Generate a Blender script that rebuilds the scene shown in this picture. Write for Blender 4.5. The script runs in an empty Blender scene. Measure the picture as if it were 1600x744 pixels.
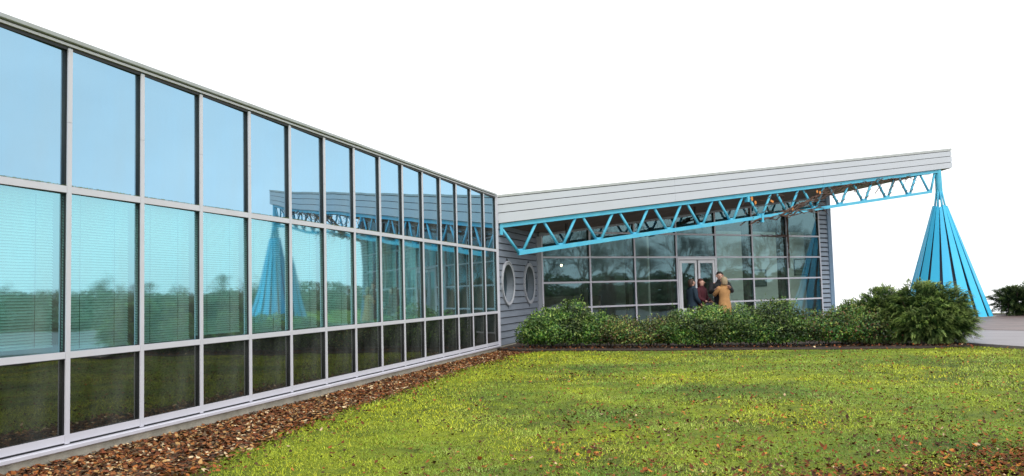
import bpy, math, random
import numpy as np
from mathutils import Vector, Matrix, noise
from math import sin, cos, pi, radians, hypot, sqrt, atan2
random.seed(7)
rng = np.random.default_rng(7)
S = bpy.context.scene
COL = S.collection

# ------------------------------------------------------------------ camera, sky, sun, exposure
CAM_H = 1.30
PITCH, ROLL, YAW = 0.06629, 0.02676, 0.27725
cd = bpy.data.cameras.new('camera'); cam = bpy.data.objects.new('camera', cd); COL.objects.link(cam)
fw = Vector((-sin(YAW)*cos(PITCH), cos(YAW)*cos(PITCH), sin(PITCH)))
rt = Vector((cos(YAW), sin(YAW), 0)); up = rt.cross(fw)
rt2 = rt*cos(ROLL) - up*sin(ROLL); up2 = up*cos(ROLL) + rt*sin(ROLL)
cam.matrix_world = Matrix(((rt2.x, up2.x, -fw.x, 0), (rt2.y, up2.y, -fw.y, 0), (rt2.z, up2.z, -fw.z, CAM_H), (0, 0, 0, 1)))
cd.sensor_width = 36; cd.lens = 1300/1600*36; cd.clip_end = 3000; cd.clip_start = .05
S.camera = cam

SUN_EL, SUN_AZ = radians(48), radians(150)      # azimuth clockwise from +Y
w = bpy.data.worlds.new('World'); S.world = w; w.use_nodes = True
nt = w.node_tree; nt.nodes.clear()
sky = nt.nodes.new('ShaderNodeTexSky'); sky.sky_type = 'NISHITA'; sky.sun_disc = False
sky.sun_elevation = SUN_EL; sky.sun_rotation = SUN_AZ; sky.dust_density = 4
b1 = nt.nodes.new('ShaderNodeBackground'); b1.inputs[1].default_value = .1
nt.links.new(sky.outputs[0], b1.inputs[0])
b2 = nt.nodes.new('ShaderNodeBackground'); b2.inputs[0].default_value = (.97, .985, 1, 1); b2.inputs[1].default_value = 1.25
tcw = nt.nodes.new('ShaderNodeTexCoord'); nzw = nt.nodes.new('ShaderNodeTexNoise'); nzw.inputs['Scale'].default_value = 2.2; nzw.inputs['Detail'].default_value = 4
mpw = nt.nodes.new('ShaderNodeMapping'); mpw.inputs['Scale'].default_value = (1, 1, 2.2); nt.links.new(tcw.outputs['Generated'], mpw.inputs[0]); nt.links.new(mpw.outputs[0], nzw.inputs['Vector'])
mrw = nt.nodes.new('ShaderNodeMapRange'); mrw.inputs[1].default_value = .3; mrw.inputs[2].default_value = .7; mrw.inputs[3].default_value = 1.15; mrw.inputs[4].default_value = 1.5
nt.links.new(nzw.outputs[0], mrw.inputs[0]); nt.links.new(mrw.outputs[0], b2.inputs[1])
mx = nt.nodes.new('ShaderNodeMixShader'); mx.inputs[0].default_value = .86      # thick white overcast over the sky
out = nt.nodes.new('ShaderNodeOutputWorld')
nt.links.new(b1.outputs[0], mx.inputs[1]); nt.links.new(b2.outputs[0], mx.inputs[2]); nt.links.new(mx.outputs[0], out.inputs[0])
sd = bpy.data.lights.new('sun', 'SUN'); sd.energy = 1.0; sd.angle = radians(14); sd.color = (1, .96, .9)
so = bpy.data.objects.new('sun', sd); COL.objects.link(so)
sdir = Vector((sin(SUN_AZ)*cos(SUN_EL), cos(SUN_AZ)*cos(SUN_EL), sin(SUN_EL)))
so.rotation_euler = sdir.to_track_quat('Z', 'Y').to_euler()
S.view_settings.view_transform = 'Standard'; S.view_settings.look = 'None'
S.view_settings.exposure = .35; S.view_settings.gamma = 1

# ------------------------------------------------------------------ materials
def mat(name, base, rough=.6, metal=0, var=0, vscale=3, bump=0, bscale=40, attr=None, island=None, spec=.5, col2=None, stretch=(1, 1, 1), sub=0):
    m = bpy.data.materials.new(name); m.use_nodes = True
    n = m.node_tree.nodes; l = m.node_tree.links
    p = n['Principled BSDF']; p.inputs['Roughness'].default_value = rough; p.inputs['Metallic'].default_value = metal
    p.inputs['Specular IOR Level'].default_value = spec
    p.inputs['Base Color'].default_value = (*base, 1)
    tc = n.new('ShaderNodeTexCoord'); mp = n.new('ShaderNodeMapping'); mp.inputs['Scale'].default_value = stretch
    l.new(tc.outputs['Object'], mp.inputs[0])
    src = None
    if attr:
        a = n.new('ShaderNodeVertexColor'); a.layer_name = attr; src = a.outputs[0]
    if island:
        g = n.new('ShaderNodeNewGeometry'); r = n.new('ShaderNodeValToRGB'); l.new(g.outputs['Random Per Island'], r.inputs[0])
        e = r.color_ramp.elements; e[0].position = 0; e[0].color = (*island[0], 1); e[1].position = 1; e[1].color = (*island[-1], 1)
        for i, c in enumerate(island[1:-1]):
            x = e.new((i+1)/(len(island)-1)); x.color = (*c, 1)
        src = r.outputs[0]
    if var:
        t = n.new('ShaderNodeTexNoise'); t.inputs['Scale'].default_value = vscale; t.inputs['Detail'].default_value = 6; t.inputs['Roughness'].default_value = .65
        l.new(mp.outputs[0], t.inputs['Vector'])
        r = n.new('ShaderNodeMapRange'); r.inputs[1].default_value = .3; r.inputs[2].default_value = .7
        l.new(t.outputs[0], r.inputs[0])
        mxn = n.new('ShaderNodeMix'); mxn.data_type = 'RGBA'
        mul = n.new('ShaderNodeMath'); mul.operation = 'MULTIPLY'; mul.inputs[1].default_value = var if col2 else 1
        l.new(r.outputs[0], mul.inputs[0]); l.new(mul.outputs[0], mxn.inputs['Factor'])
        if col2:
            mxn.inputs['B'].default_value = (*col2, 1)
            if src: l.new(src, mxn.inputs['A'])
            else: mxn.inputs['A'].default_value = (*base, 1)
            src = mxn.outputs['Result']
        else:
            mxn.inputs['A'].default_value = (1-var,)*3+(1,); mxn.inputs['B'].default_value = (1+var,)*3+(1,)
            m2 = n.new('ShaderNodeMix'); m2.data_type = 'RGBA'; m2.blend_type = 'MULTIPLY'; m2.inputs['Factor'].default_value = 1
            if src: l.new(src, m2.inputs['A'])
            else: m2.inputs['A'].default_value = (*base, 1)
            l.new(mxn.outputs['Result'], m2.inputs['B']); src = m2.outputs['Result']
    if src: l.new(src, p.inputs['Base Color'])
    if bump:
        t = n.new('ShaderNodeTexNoise'); t.inputs['Scale'].default_value = bscale; t.inputs['Detail'].default_value = 5
        l.new(mp.outputs[0], t.inputs['Vector'])
        b = n.new('ShaderNodeBump'); b.inputs['Strength'].default_value = bump; b.inputs['Distance'].default_value = .02
        l.new(t.outputs[0], b.inputs['Height']); l.new(b.outputs[0], p.inputs['Normal'])
    return m

def glass(name, F, R, T, rough=.0, wav=.0, veil=.0):
    m = bpy.data.materials.new(name); m.use_nodes = True
    n = m.node_tree.nodes; l = m.node_tree.links; n.clear()
    o = n.new('ShaderNodeOutputMaterial'); g = n.new('ShaderNodeBsdfGlossy'); t = n.new('ShaderNodeBsdfTransparent'); x = n.new('ShaderNodeMixShader')
    g.inputs['Color'].default_value = (*R, 1); g.inputs['Roughness'].default_value = rough
    t.inputs['Color'].default_value = (*T, 1); x.inputs[0].default_value = F
    l.new(t.outputs[0], x.inputs[1]); l.new(g.outputs[0], x.inputs[2])
    last = x.outputs[0]
    tc = n.new('ShaderNodeTexCoord')
    if veil:  # pale veil: washed-out misty reflection put into the pane colour
        d = n.new('ShaderNodeBsdfDiffuse'); d.inputs[0].default_value = (.5, .55, .52, 1)
        nz = n.new('ShaderNodeTexNoise'); nz.inputs['Scale'].default_value = 2.5; nz.inputs['Detail'].default_value = 8
        mp = n.new('ShaderNodeMapping'); mp.inputs['Scale'].default_value = (1, 1, .35)
        l.new(tc.outputs['Object'], mp.inputs[0]); l.new(mp.outputs[0], nz.inputs['Vector'])
        r = n.new('ShaderNodeMapRange'); r.inputs[1].default_value = .35; r.inputs[2].default_value = .75; r.inputs[4].default_value = veil
        l.new(nz.outputs[0], r.inputs[0]); y = n.new('ShaderNodeMixShader'); l.new(r.outputs[0], y.inputs[0]); l.new(last, y.inputs[1]); l.new(d.outputs[0], y.inputs[2]); last = y.outputs[0]
    if wav:
        nz = n.new('ShaderNodeTexNoise'); nz.inputs['Scale'].default_value = 1.3; nz.inputs['Detail'].default_value = 1
        oi = n.new('ShaderNodeObjectInfo'); va = n.new('ShaderNodeVectorMath'); va.operation = 'ADD'
        l.new(tc.outputs['Object'], va.inputs[0]); l.new(oi.outputs['Location'], va.inputs[1])
        l.new(va.outputs[0], nz.inputs['Vector'])
        b = n.new('ShaderNodeBump'); b.inputs['Strength'].default_value = 1; b.inputs['Distance'].default_value = wav
        l.new(nz.outputs[0], b.inputs['Height']); l.new(b.outputs[0], g.inputs['Normal'])
    l.new(last, o.inputs[0])
    return m

M = {}
M['alu'] = mat('aluminium_frame', (.62, .62, .69), .45, 0, .06, 2, 0)
M['alu_side'] = mat('weathered_frame_side', (.2, .16, .18), .5, 0, .15, 4)
M['gasket'] = mat('black_rubber_gasket', (.02, .022, .025), .6)
M['coping'] = mat('coping_metal', (.46, .49, .53), .5, 0, .7, 1.6, 0, col2=(.26, .27, .22), stretch=(1, 1, 1))
M['moss'] = mat('moss', (.1, .16, .03), .95, island=[(.05, .07, .03), (.1, .15, .04), (.16, .24, .06), (.2, .22, .12)])
M['concrete'] = mat('concrete_plinth', (.36, .34, .28), .85, 0, .3, 5, .3, 60)
M['fascia'] = mat('fascia_board', (.56, .60, .66), .55, 0, .28, 1.6, 0, col2=(.44, .46, .47), stretch=(.5, 1, 1.5))
M['fascia_cap'] = mat('fascia_cap_metal', (.5, .53, .55), .55, 0, .5, 5, 0, col2=(.3, .32, .25))
M['groove'] = mat('dark_groove', (.05, .05, .06), .8)
M['soffit'] = mat('soffit_panel', (.17, .14, .125), .75, 0, .25, 1.5)
M['roof'] = mat('roof_felt', (.2, .2, .2), .9, 0, .2, 2)
M['siding'] = mat('grey_siding_board', (.205, .235, .285), .5, 0, .12, 2, 0, stretch=(.5, 1, 3))
M['strip'] = mat('pale_blue_grey_board', (.30, .36, .44), .5, 0, .1, 2)
M['siding_dark'] = mat('siding_backing', (.05, .055, .065), .8)
M['post'] = mat('blue_grey_trim', (.2, .3, .42), .5, 0, .08, 3)
M['trim'] = mat('grey_corner_trim', (.3, .33, .37), .5, 0, .1, 3)
M['blue'] = mat('sky_blue_paint', (.06, .44, .68), .5, 0, .85, 3.0, .08, 30, col2=(.13, .56, .72))
M['blue_plank'] = mat('bright_blue_painted_plank', (.03, .47, .80), .5, 0, .8, 1.4, .12, 25, col2=(.06, .56, .84), stretch=(1, 1, .35))
M['cone_core'] = mat('dark_cone_lining', (.05, .065, .1), .8, 0, .2, 3)
M['white'] = mat('white_metal', (.78, .8, .84), .45, 0, .04, 3)
M['port'] = mat('porthole_grey_metal', (.42, .44, .48), .4, 0, .08, 4)
M['reveal'] = mat('porthole_reveal', (.24, .27, .31), .4, 0, .08, 4)
M['blind'] = mat('pale_blind_slat', (.62, .8, .78), .6)
M['spandrel'] = mat('spandrel_back_panel', (.2, .35, .45), .7)
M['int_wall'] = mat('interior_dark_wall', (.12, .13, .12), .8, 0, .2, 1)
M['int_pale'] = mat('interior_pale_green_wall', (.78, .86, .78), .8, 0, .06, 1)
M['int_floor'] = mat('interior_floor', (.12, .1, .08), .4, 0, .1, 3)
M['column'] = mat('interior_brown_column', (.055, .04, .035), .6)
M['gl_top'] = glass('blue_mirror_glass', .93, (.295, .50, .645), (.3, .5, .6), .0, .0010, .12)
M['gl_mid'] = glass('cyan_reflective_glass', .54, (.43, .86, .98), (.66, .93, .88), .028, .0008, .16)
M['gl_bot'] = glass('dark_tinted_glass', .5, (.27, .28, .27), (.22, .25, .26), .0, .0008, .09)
M['gl_fac'] = glass('teal_tinted_glass', .28, (.34, .58, .64), (.9, 1.0, .97), .02, .0003, .05)
M['gl_port'] = glass('porthole_glass', .4, (.3, .42, .5), (.25, .3, .34), .0, .002)
M['soil'] = mat('dark_bark_soil', (.045, .03, .022), .95, 0, .5, 8, .8, 40)
M['bark'] = mat('shrub_bark', (.07, .05, .035), .9, 0, .3, 10)
M['leafcol'] = mat('leaf_foliage', (.05, .1, .03), .5, attr='Col', spec=.35)
M['needle'] = mat('needle_foliage', (.05, .1, .03), .6, attr='Col', spec=.3)
M['grass'] = mat('grass_blades', (.1, .2, .03), .6, attr='Col', spec=.25)
M['litter'] = mat('dry_leaves', (.2, .1, .05), .8, attr='Col', spec=.12)
M['vine'] = mat('vine_stem', (.10, .06, .045), .85, 0, .4, 10)
M['vleaf'] = mat('orange_dead_leaf', (.6, .22, .04), .7)
M['skin'] = mat('skin', (.55, .32, .24), .5)
M['paving'] = mat('pink_brown_paving', (.17, .115, .105), .5, 0, 1, 1.4, .15, 60, col2=(.075, .05, .048))
M['path'] = mat('wet_grey_path', (.21, .18, .20), .42, 0, 1, 1.6, .12, 80, col2=(.11, .095, .10), stretch=(.4, 1.4, 1))
M['kerb'] = mat('kerb_concrete', (.25, .23, .2), .8, 0, .3, 4, .3, 40)
M['bulb'] = bpy.data.materials.new('warm_ceiling_lamp'); M['bulb'].use_nodes = True
_e = M['bulb'].node_tree.nodes['Principled BSDF']; _e.inputs['Emission Color'].default_value = (1, .75, .4, 1); _e.inputs['Emission Strength'].default_value = 12

def cloth(name, c): return mat(name, c, .85, 0, .2, 6, .15, 60)

# ------------------------------------------------------------------ builders
class MB:
    def __init__(s): s.v = []; s.f = []; s.c = []
    def add(s, vs, fs):
        o = len(s.v); s.v += [tuple(v) for v in vs]; s.f += [tuple(i+o for i in f) for f in fs]
    def box(s, x0, x1, y0, y1, z0, z1):
        s.add([(x0,y0,z0),(x1,y0,z0),(x1,y1,z0),(x0,y1,z0),(x0,y0,z1),(x1,y0,z1),(x1,y1,z1),(x0,y1,z1)],
              [(0,3,2,1),(4,5,6,7),(0,1,5,4),(1,2,6,5),(2,3,7,6),(3,0,4,7)])
    def prism(s, pts, off):           # pts: planar polygon (3D), off: vector
        n = len(pts); off = Vector(off); a = [Vector(p) for p in pts]
        s.add(a+[p+off for p in a], [tuple(range(n))[::-1], tuple(range(n, 2*n))]+[(i, (i+1) % n, n+(i+1) % n, n+i) for i in range(n)])
    def tube(s, pts, r, k=6, cap=True):
        pts = [Vector(p) for p in pts]; rs = r if isinstance(r, (list, tuple)) else [r]*len(pts)
        o = len(s.v); ref = None
        for i, p in enumerate(pts):
            d = (pts[min(i+1, len(pts)-1)]-pts[max(i-1, 0)]).normalized()
            if ref is None: ref = d.orthogonal().normalized()
            a = (ref - d*ref.dot(d)).normalized(); ref = a; b = d.cross(a)
            for j in range(k):
                t = 2*pi*j/k; s.v.append(tuple(p+(a*cos(t)+b*sin(t))*rs[i]))
        for i in range(len(pts)-1):
            for j in range(k):
                s.f.append((o+i*k+j, o+i*k+(j+1) % k, o+(i+1)*k+(j+1) % k, o+(i+1)*k+j))
        if cap:
            s.f.append(tuple(o+j for j in range(k))[::-1]); e = o+(len(pts)-1)*k; s.f.append(tuple(e+j for j in range(k)))
    def rings(s, rings, close=True):
        k = len(rings[0]); o = len(s.v)
        for r in rings: s.v += [tuple(p) for p in r]
        for i in range(len(rings)-1):
            for j in range(k): s.f.append((o+i*k+j, o+i*k+(j+1) % k, o+(i+1)*k+(j+1) % k, o+(i+1)*k+j))
        if close:
            s.f.append(tuple(o+j for j in range(k))[::-1]); e = o+(len(rings)-1)*k; s.f.append(tuple(e+j for j in range(k)))
    def mesh(s, name, m, smooth=False, bevel=0):
        me = bpy.data.meshes.new(name); me.from_pydata(s.v, [], s.f); me.validate(clean_customdata=False)
        import bmesh
        bm = bmesh.new(); bm.from_mesh(me); bmesh.ops.recalc_face_normals(bm, faces=bm.faces)
        if bevel: bmesh.ops.bevel(bm, geom=bm.edges[:], offset=bevel, segments=1, affect='EDGES')
        bm.to_mesh(me); bm.free()
        me.materials.append(m)
        if smooth: me.polygons.foreach_set('use_smooth', [True]*len(me.polygons))
        return me
    def build(s, name, m, parent=None, smooth=False, kind=None, bevel=0):
        return link(name, s.mesh(name, m, smooth, bevel), parent, kind=kind)

def link(name, me, parent=None, loc=(0, 0, 0), rot=(0, 0, 0), scale=(1, 1, 1), kind=None):
    o = bpy.data.objects.new(name, me); COL.objects.link(o)
    o.parent = parent; o.location = loc; o.rotation_euler = rot; o.scale = scale
    if kind: o['kind'] = kind
    return o
def empty(name, label, cat, loc=(0, 0, 0), rz=0, group=None):
    o = bpy.data.objects.new(name, None); COL.objects.link(o); o.location = loc; o.rotation_euler = (0, 0, rz); o.empty_display_size = .2
    tag(o, label, cat, group); return o
def tag(o, label, cat, group=None):
    o['label'] = label; o['category'] = cat
    if group: o['group'] = group
    return o
_bc = {}
def boxpart(name, m, parent, x0, x1, y0, y1, z0, z1, bevel=0, label=None):
    key = (name, m.name, round(x1-x0, 4), round(y1-y0, 4), round(z1-z0, 4), bevel)
    if key not in _bc:
        b = MB(); b.box(0, x1-x0, 0, y1-y0, 0, z1-z0); _bc[key] = b.mesh(name, m, bevel=bevel)
    o = link(name, _bc[key], parent, (x0, y0, z0))
    if label: o['label'] = label
    return o
def npmesh(name, V, tris, m, colors=None, nper=3):
    """V (n,3), faces (f,nper), colors per vertex (n,3)"""
    me = bpy.data.meshes.new(name); nf = len(tris)
    me.vertices.add(len(V)); me.vertices.foreach_set('co', np.asarray(V, dtype=np.float32).ravel())
    me.loops.add(nf*nper); me.loops.foreach_set('vertex_index', np.asarray(tris, dtype=np.int32).ravel())
    me.polygons.add(nf); me.polygons.foreach_set('loop_start', np.arange(nf, dtype=np.int32)*nper)
    me.update(calc_edges=True)
    if colors is not None:
        ca = me.color_attributes.new('Col', 'FLOAT_COLOR', 'POINT')
        c = np.ones((len(V), 4), dtype=np.float32); c[:, :3] = colors; ca.data.foreach_set('color', c.ravel())
    me.materials.append(m); return me
def fbm(x, y, sc, seed=0, oct=4):
    """cheap vectorised value noise in 0..1"""
    r = np.random.default_rng(seed+99); tab = r.random((64, 64)); tot = np.zeros_like(x, dtype=float); amp = 1; s = 0
    for o in range(oct):
        X = x*sc+o*17.3; Y = y*sc+o*9.1; xi = np.floor(X).astype(int); yi = np.floor(Y).astype(int); fx = X-xi; fy = Y-yi
        fx = fx*fx*(3-2*fx); fy = fy*fy*(3-2*fy)
        g = lambda a, b: tab[a % 64, b % 64]
        tot += amp*((g(xi, yi)*(1-fx)+g(xi+1, yi)*fx)*(1-fy)+(g(xi, yi+1)*(1-fx)+g(xi+1, yi+1)*fx)*fy); s += amp; amp *= .55; sc *= 2.1
    return tot/s

# ------------------------------------------------------------------ ground
def crest(x, y):
    """terrain falls away behind the pavilion and the cone"""
    az = np.arctan2(x, y); d = y - 38.0
    side = np.clip((radians(18)-az)/radians(3), 0, 1)
    return -np.clip(d, 0, None)*.16*side*np.clip(d/6, 0, 1)
def gz(x, y):
    x = np.asarray(x, float); y = np.asarray(y, float)
    z = -.03 + .035*(fbm(x, y, .45, 3, 3)-.5) - .075*np.exp(-((x+5.96)/1.0)**2)*(x > -6.2)
    return z + crest(x, y)
def gzf(x, y): return float(gz(np.array([x]), np.array([y]))[0])

def lawn_mat():
    m = bpy.data.materials.new('mossy_lawn'); m.use_nodes = True
    n = m.node_tree.nodes; l = m.node_tree.links; p = n['Principled BSDF']; p.inputs['Roughness'].default_value = .85; p.inputs['Specular IOR Level'].default_value = .2
    tc = n.new('ShaderNodeTexCoord')
    def nz(sc, det=5, ro=.6):
        t = n.new('ShaderNodeTexNoise'); t.inputs['Scale'].default_value = sc; t.inputs['Detail'].default_value = det; t.inputs['Roughness'].default_value = ro; l.new(tc.outputs['Object'], t.inputs['Vector']); return t
    a = nz(.5); b = nz(4.5, 8, .75); c = nz(26, 6, .7)
    r1 = n.new('ShaderNodeValToRGB'); r1.color_ramp.elements[0].position = .36; r1.color_ramp.elements[0].color = (.085, .13, .016, 1); r1.color_ramp.elements[1].position = .62; r1.color_ramp.elements[1].color = (.24, .3, .016, 1)
    l.new(a.outputs[0], r1.inputs[0])
    r2 = n.new('ShaderNodeValToRGB'); r2.color_ramp.elements[0].position = .3; r2.color_ramp.elements[0].color = (.28, .34, .3, 1); r2.color_ramp.elements[1].position = .6; r2.color_ramp.elements[1].color = (1.15, 1.1, 1, 1)
    l.new(b.outputs[0], r2.inputs[0])
    mx = n.new('ShaderNodeMix'); mx.data_type = 'RGBA'; mx.blend_type = 'MULTIPLY'; mx.inputs['Factor'].default_value = .85
    l.new(r1.outputs[0], mx.inputs['A']); l.new(r2.outputs[0], mx.inputs['B'])
    r3 = n.new('ShaderNodeMapRange'); r3.inputs[1].default_value = .58; r3.inputs[2].default_value = .72; l.new(c.outputs[0], r3.inputs[0])
    m3 = n.new('ShaderNodeMix'); m3.data_type = 'RGBA'; m3.inputs['B'].default_value = (.07, .045, .02, 1)
    l.new(r3.outputs[0], m3.inputs['Factor']); l.new(mx.outputs['Result'], m3.inputs['A']); l.new(m3.outputs['Result'], p.inputs['Base Color'])
    bp = n.new('ShaderNodeBump'); bp.inputs['Strength'].default_value = .9; bp.inputs['Distance'].default_value = .03; l.new(c.outputs[0], bp.inputs['Height']); l.new(bp.outputs[0], p.inputs['Normal'])
    return m
M['lawn'] = lawn_mat()

def ground():
    xs = np.concatenate([[-900, -500, -250, -120, -60, -30, -15], np.arange(-8, 16, .4), [18, 22, 27, 33, 40, 50, 65, 85, 120, 180, 280, 500, 900]])
    ys = np.concatenate([[-900, -400, -150, -60, -25, -10, -3], np.arange(0, 26, .4), np.arange(27, 60, 1.5), [62, 70, 80, 95, 120, 160, 220, 320, 500, 900]])
    X, Y = np.meshgrid(xs, ys); Z = gz(X.ravel(), Y.ravel()); nx = len(xs); V = np.c_[X.ravel(), Y.ravel(), Z]
    i, j = np.meshgrid(np.arange(nx-1), np.arange(len(ys)-1)); q = (j*nx+i).ravel()
    me = npmesh('lawn', V, np.c_[q, q+1, q+nx+1, q+nx], M['lawn'], nper=4); me.polygons.foreach_set('use_smooth', [True]*len(me.polygons))
    link('lawn', me, kind='structure')
ground()

def sheet(name, poly, z, m, th=.06):
    b = MB(); b.prism([(x, y, z) for x, y in poly], (0, 0, -th)); return b.build(name, m, kind='structure')
# frames of reference: the glass wing (x -5.96), the canopy and the pavilion facade at 43.7 deg
AZ = 0.76246; PHI = pi/2-AZ
DIR = Vector((sin(AZ), cos(AZ), 0)); INW = Vector((-cos(AZ), sin(AZ), 0))
C0 = Vector((-5.95, 19.66, 0)); F0 = Vector((-5.845, 23.647, 0))
def cpt(s, y, z=0): return C0+DIR*s+INW*y+Vector((0, 0, z))

# plaza of pink-brown paving in front of the pavilion and round the cone, with a wet grey path at its front
sheet('plaza', [(-5.9, 20.9), (-2, 21.1), (3.6, 21.4), (5.1, 24.6), (9.0, 22.3), (30, 12), (34, 30), (12, 33.6), (8.4, 34.4), (8, 36.5), (2.5, 36), (2.6, 32.4), (-5.9, 23.6)], .03, M['paving'])
sheet('path', [(3.6, 21.4), (3.85, 19.9), (4.4, 19.16), (5.2, 17.75), (6.5, 16.6), (11, 14.6), (30, 8), (60, 1), (60, 5), (30, 12), (9.0, 22.3), (5.1, 24.6)], .022, M['path'])
sheet('shrub_bed', [(-5.9, 19.2), (-5.2, 18.55), (-3, 18.35), (0, 18.2), (3.2, 18.35), (4.45, 19.1), (3.85, 19.9), (3.6, 21.4), (-2, 21.1), (-5.9, 20.9)], -.006, M['soil'])
sheet('far_shrub_bed', [(8.4, 34.4), (12, 33.6), (17, 32.4), (17, 36.5), (8, 36.5)], .014, M['soil'])

# ------------------------------------------------------------------ glass wing
SP = .95228; T0 = 6.15445; N0, N1 = -4, 14
Z0, Z1, Z2, Z3 = .0735, .851, 2.352, 3.690
wing = empty('glass_office_wing', 'long glass curtain walled office wing with pale aluminium grid running along the left', 'building', (-5.96, 0, 0), pi/2)
# local: x along the wall, -y outward
HW = .026
def pane_mesh(name, w, h, m, amp, tilt, seed):
    r = random.Random(seed); nx, nz = 10, 14; V = []; F = []
    a1 = -amp*r.uniform(.6, 1.2); a2 = amp*.35*r.uniform(-1, 1); ph = r.uniform(0, 6)
    for j in range(nz+1):
        for i in range(nx+1):
            u = i/nx; v = j/nz; e = 16*u*(1-u)*v*(1-v)
            y = a1*sin(pi*u)*sin(pi*v)**.7 + a2*sin(2*pi*v+ph)*sin(pi*u)
            V.append((u*w, y + tilt*(u-.5)*w, v*h))
    for j in range(nz):
        for i in range(nx):
            q = j*(nx+1)+i; F.append((q, q+1, q+nx+2, q+nx+1))
    me = bpy.data.meshes.new(name); me.from_pydata(V, [], F); me.materials.append(m)
    me.polygons.foreach_set('use_smooth', [True]*len(me.polygons)); return me
TILT = .028
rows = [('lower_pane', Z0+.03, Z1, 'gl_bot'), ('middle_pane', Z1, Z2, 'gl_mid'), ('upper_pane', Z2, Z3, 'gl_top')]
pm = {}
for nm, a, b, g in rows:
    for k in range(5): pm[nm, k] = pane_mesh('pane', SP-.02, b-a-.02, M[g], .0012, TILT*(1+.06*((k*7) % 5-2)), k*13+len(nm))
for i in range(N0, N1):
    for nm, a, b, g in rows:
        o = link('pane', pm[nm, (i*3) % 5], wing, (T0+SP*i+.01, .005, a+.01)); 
        o['label'] = {'lower_pane': 'dark lower glass pane', 'middle_pane': 'cyan middle glass pane', 'upper_pane': 'pale blue upper glass pane'}[nm]
ZJ = 2.97
for i in range(N0, N1+1):
    x = T0+SP*i
    boxpart('mullion', M['alu'], wing, x-HW, x+HW, -.022, -.010, Z0-.012, ZJ-.0015)
    boxpart('mullion', M['alu'], wing, x-HW, x+HW, -.022, -.010, ZJ+.0015, Z3-.03)
    boxpart('mullion_gasket', M['gasket'], wing, x-HW+.004, x+HW-.004, -.010, .019, Z0, Z3-.03)
for i in range(N0, N1):
    x = T0+SP*i
    for z, hh in ((Z0+.035, .035), (Z1, .03), (Z2, .031)):
        boxpart('transom', M['alu'], wing, x+HW+.002, x+SP-HW-.002, -.019, -.009, z-hh, z+hh)
        boxpart('transom_gasket', M['gasket'], wing, x+HW, x+SP-HW, -.009, .019, z-hh-.008, z+hh-.004)
    boxpart('head_gasket', M['gasket'], wing, x+HW, x+SP-HW, -.012, .045, Z3-.045, Z3-.012)
L0 = T0+SP*N0; L1 = T0+SP*N1
boxpart('head_rail', M['alu'], wing, L0, L1, -.03, .05, Z3-.012, Z3+.012)
boxpart('head_shadow_gap', M['gasket'], wing, L0, L1, -.022, .05, Z3+.012, Z3+.022)
for k in range(6):
    a = L0+(L1-L0)*k/6; b_ = L0+(L1-L0)*(k+1)/6
    boxpart('coping', M['coping'], wing, a+.002, b_-.002, -.06, .4, Z3+.022, Z3+.062, bevel=.004)
boxpart('sill_gap', M['gasket'], wing, L0, L1, -.006, .05, Z0-.02, Z0)
for k in range(6):
    a = L0+(L1-L0)*k/6; b_ = L0+(L1-L0)*(k+1)/6
    boxpart('sill', M['alu'], wing, a+.001, b_-.001, -.075, .05, Z0-.06, Z0-.02, bevel=.006)
boxpart('plinth', M['concrete'], wing, L0, L1+4.1, -.05, .1, -.35, Z0-.062)
boxpart('corner_post', M['alu'], wing, L1+HW, L1+HW+.055, -.045, .05, Z0-.05, Z3+.01)
boxpart('roof_deck', M['roof'], wing, L0, L1, .4, 9, Z3-.1, Z3+.03)
boxpart('spandrel_panel', M['spandrel'], wing, L0, L1, .12, .16, Z2+.02, Z3-.05)
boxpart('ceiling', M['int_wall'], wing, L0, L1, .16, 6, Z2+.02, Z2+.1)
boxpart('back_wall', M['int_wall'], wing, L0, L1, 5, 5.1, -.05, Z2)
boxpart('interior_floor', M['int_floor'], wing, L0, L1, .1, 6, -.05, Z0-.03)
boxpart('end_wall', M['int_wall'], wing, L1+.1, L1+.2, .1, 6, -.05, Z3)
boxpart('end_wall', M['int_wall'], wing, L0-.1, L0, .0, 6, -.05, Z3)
# blinds behind the middle row (first twelve bays)
def blind_mesh(w, h, seed):
    b = MB(); n = int(h/.026); r = random.Random(seed)
    for k in range(n):
        z = h-.03-k*.026; dz = .0105
        b.add([(0, -.008, z-dz), (w, -.008, z-dz), (w, .008, z+dz), (0, .008, z+dz)], [(0, 1, 2, 3)])
    return b.mesh('slats', M['blind'])
bl = {}
for i in range(N0, 9):
    gap = {-1: .055, 1: .012, 2: .045, 4: .02}.get(i, .014)
    h = Z2-Z1-.06-gap
    if gap not in bl: bl[gap] = blind_mesh(SP-.11, h, i)
    o = link('blind', bl[gap], wing, (T0+SP*i+.055, .11, Z1+.03+gap))
    boxpart('blind_bottom_rail', M['blind'], o, 0, SP-.11, -.01, .01, -.008, .006)
    for cx in (.2, SP-.31):
        boxpart('ladder_cord', M['gasket'], o, cx, cx+.004, -.012, -.009, 0, h-.03)
# moss growing along the top of the upper transom
def moss_mesh():
    V = []; T = []
    for i in range(N0, N1):
        x0 = T0+SP*i+HW
        n = 420
        for k in range(n):
            x = x0+random.random()*(SP-2*HW); d = .5+.5*noise.noise(Vector((x*2.2, i*3.1, 0)))
            if random.random() > .25+d*.75: continue
            s = random.uniform(.003, .009)*(.5+d); y = random.uniform(-.024, -.004); z = Z2+.031+random.random()*.006
            o = len(V); a = random.random()*6.28
            V += [(x+s*cos(a), y+s*sin(a)*.4, z), (x+s*cos(a+2.1), y+s*sin(a+2.1)*.4, z), (x+random.uniform(-.003, .003), y, z+s*1.2)]
            T.append((o, o+1, o+2))
    return npmesh('moss', np.array(V), np.array(T), M['moss'])
link('moss', moss_mesh(), wing, kind='stuff')

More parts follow.
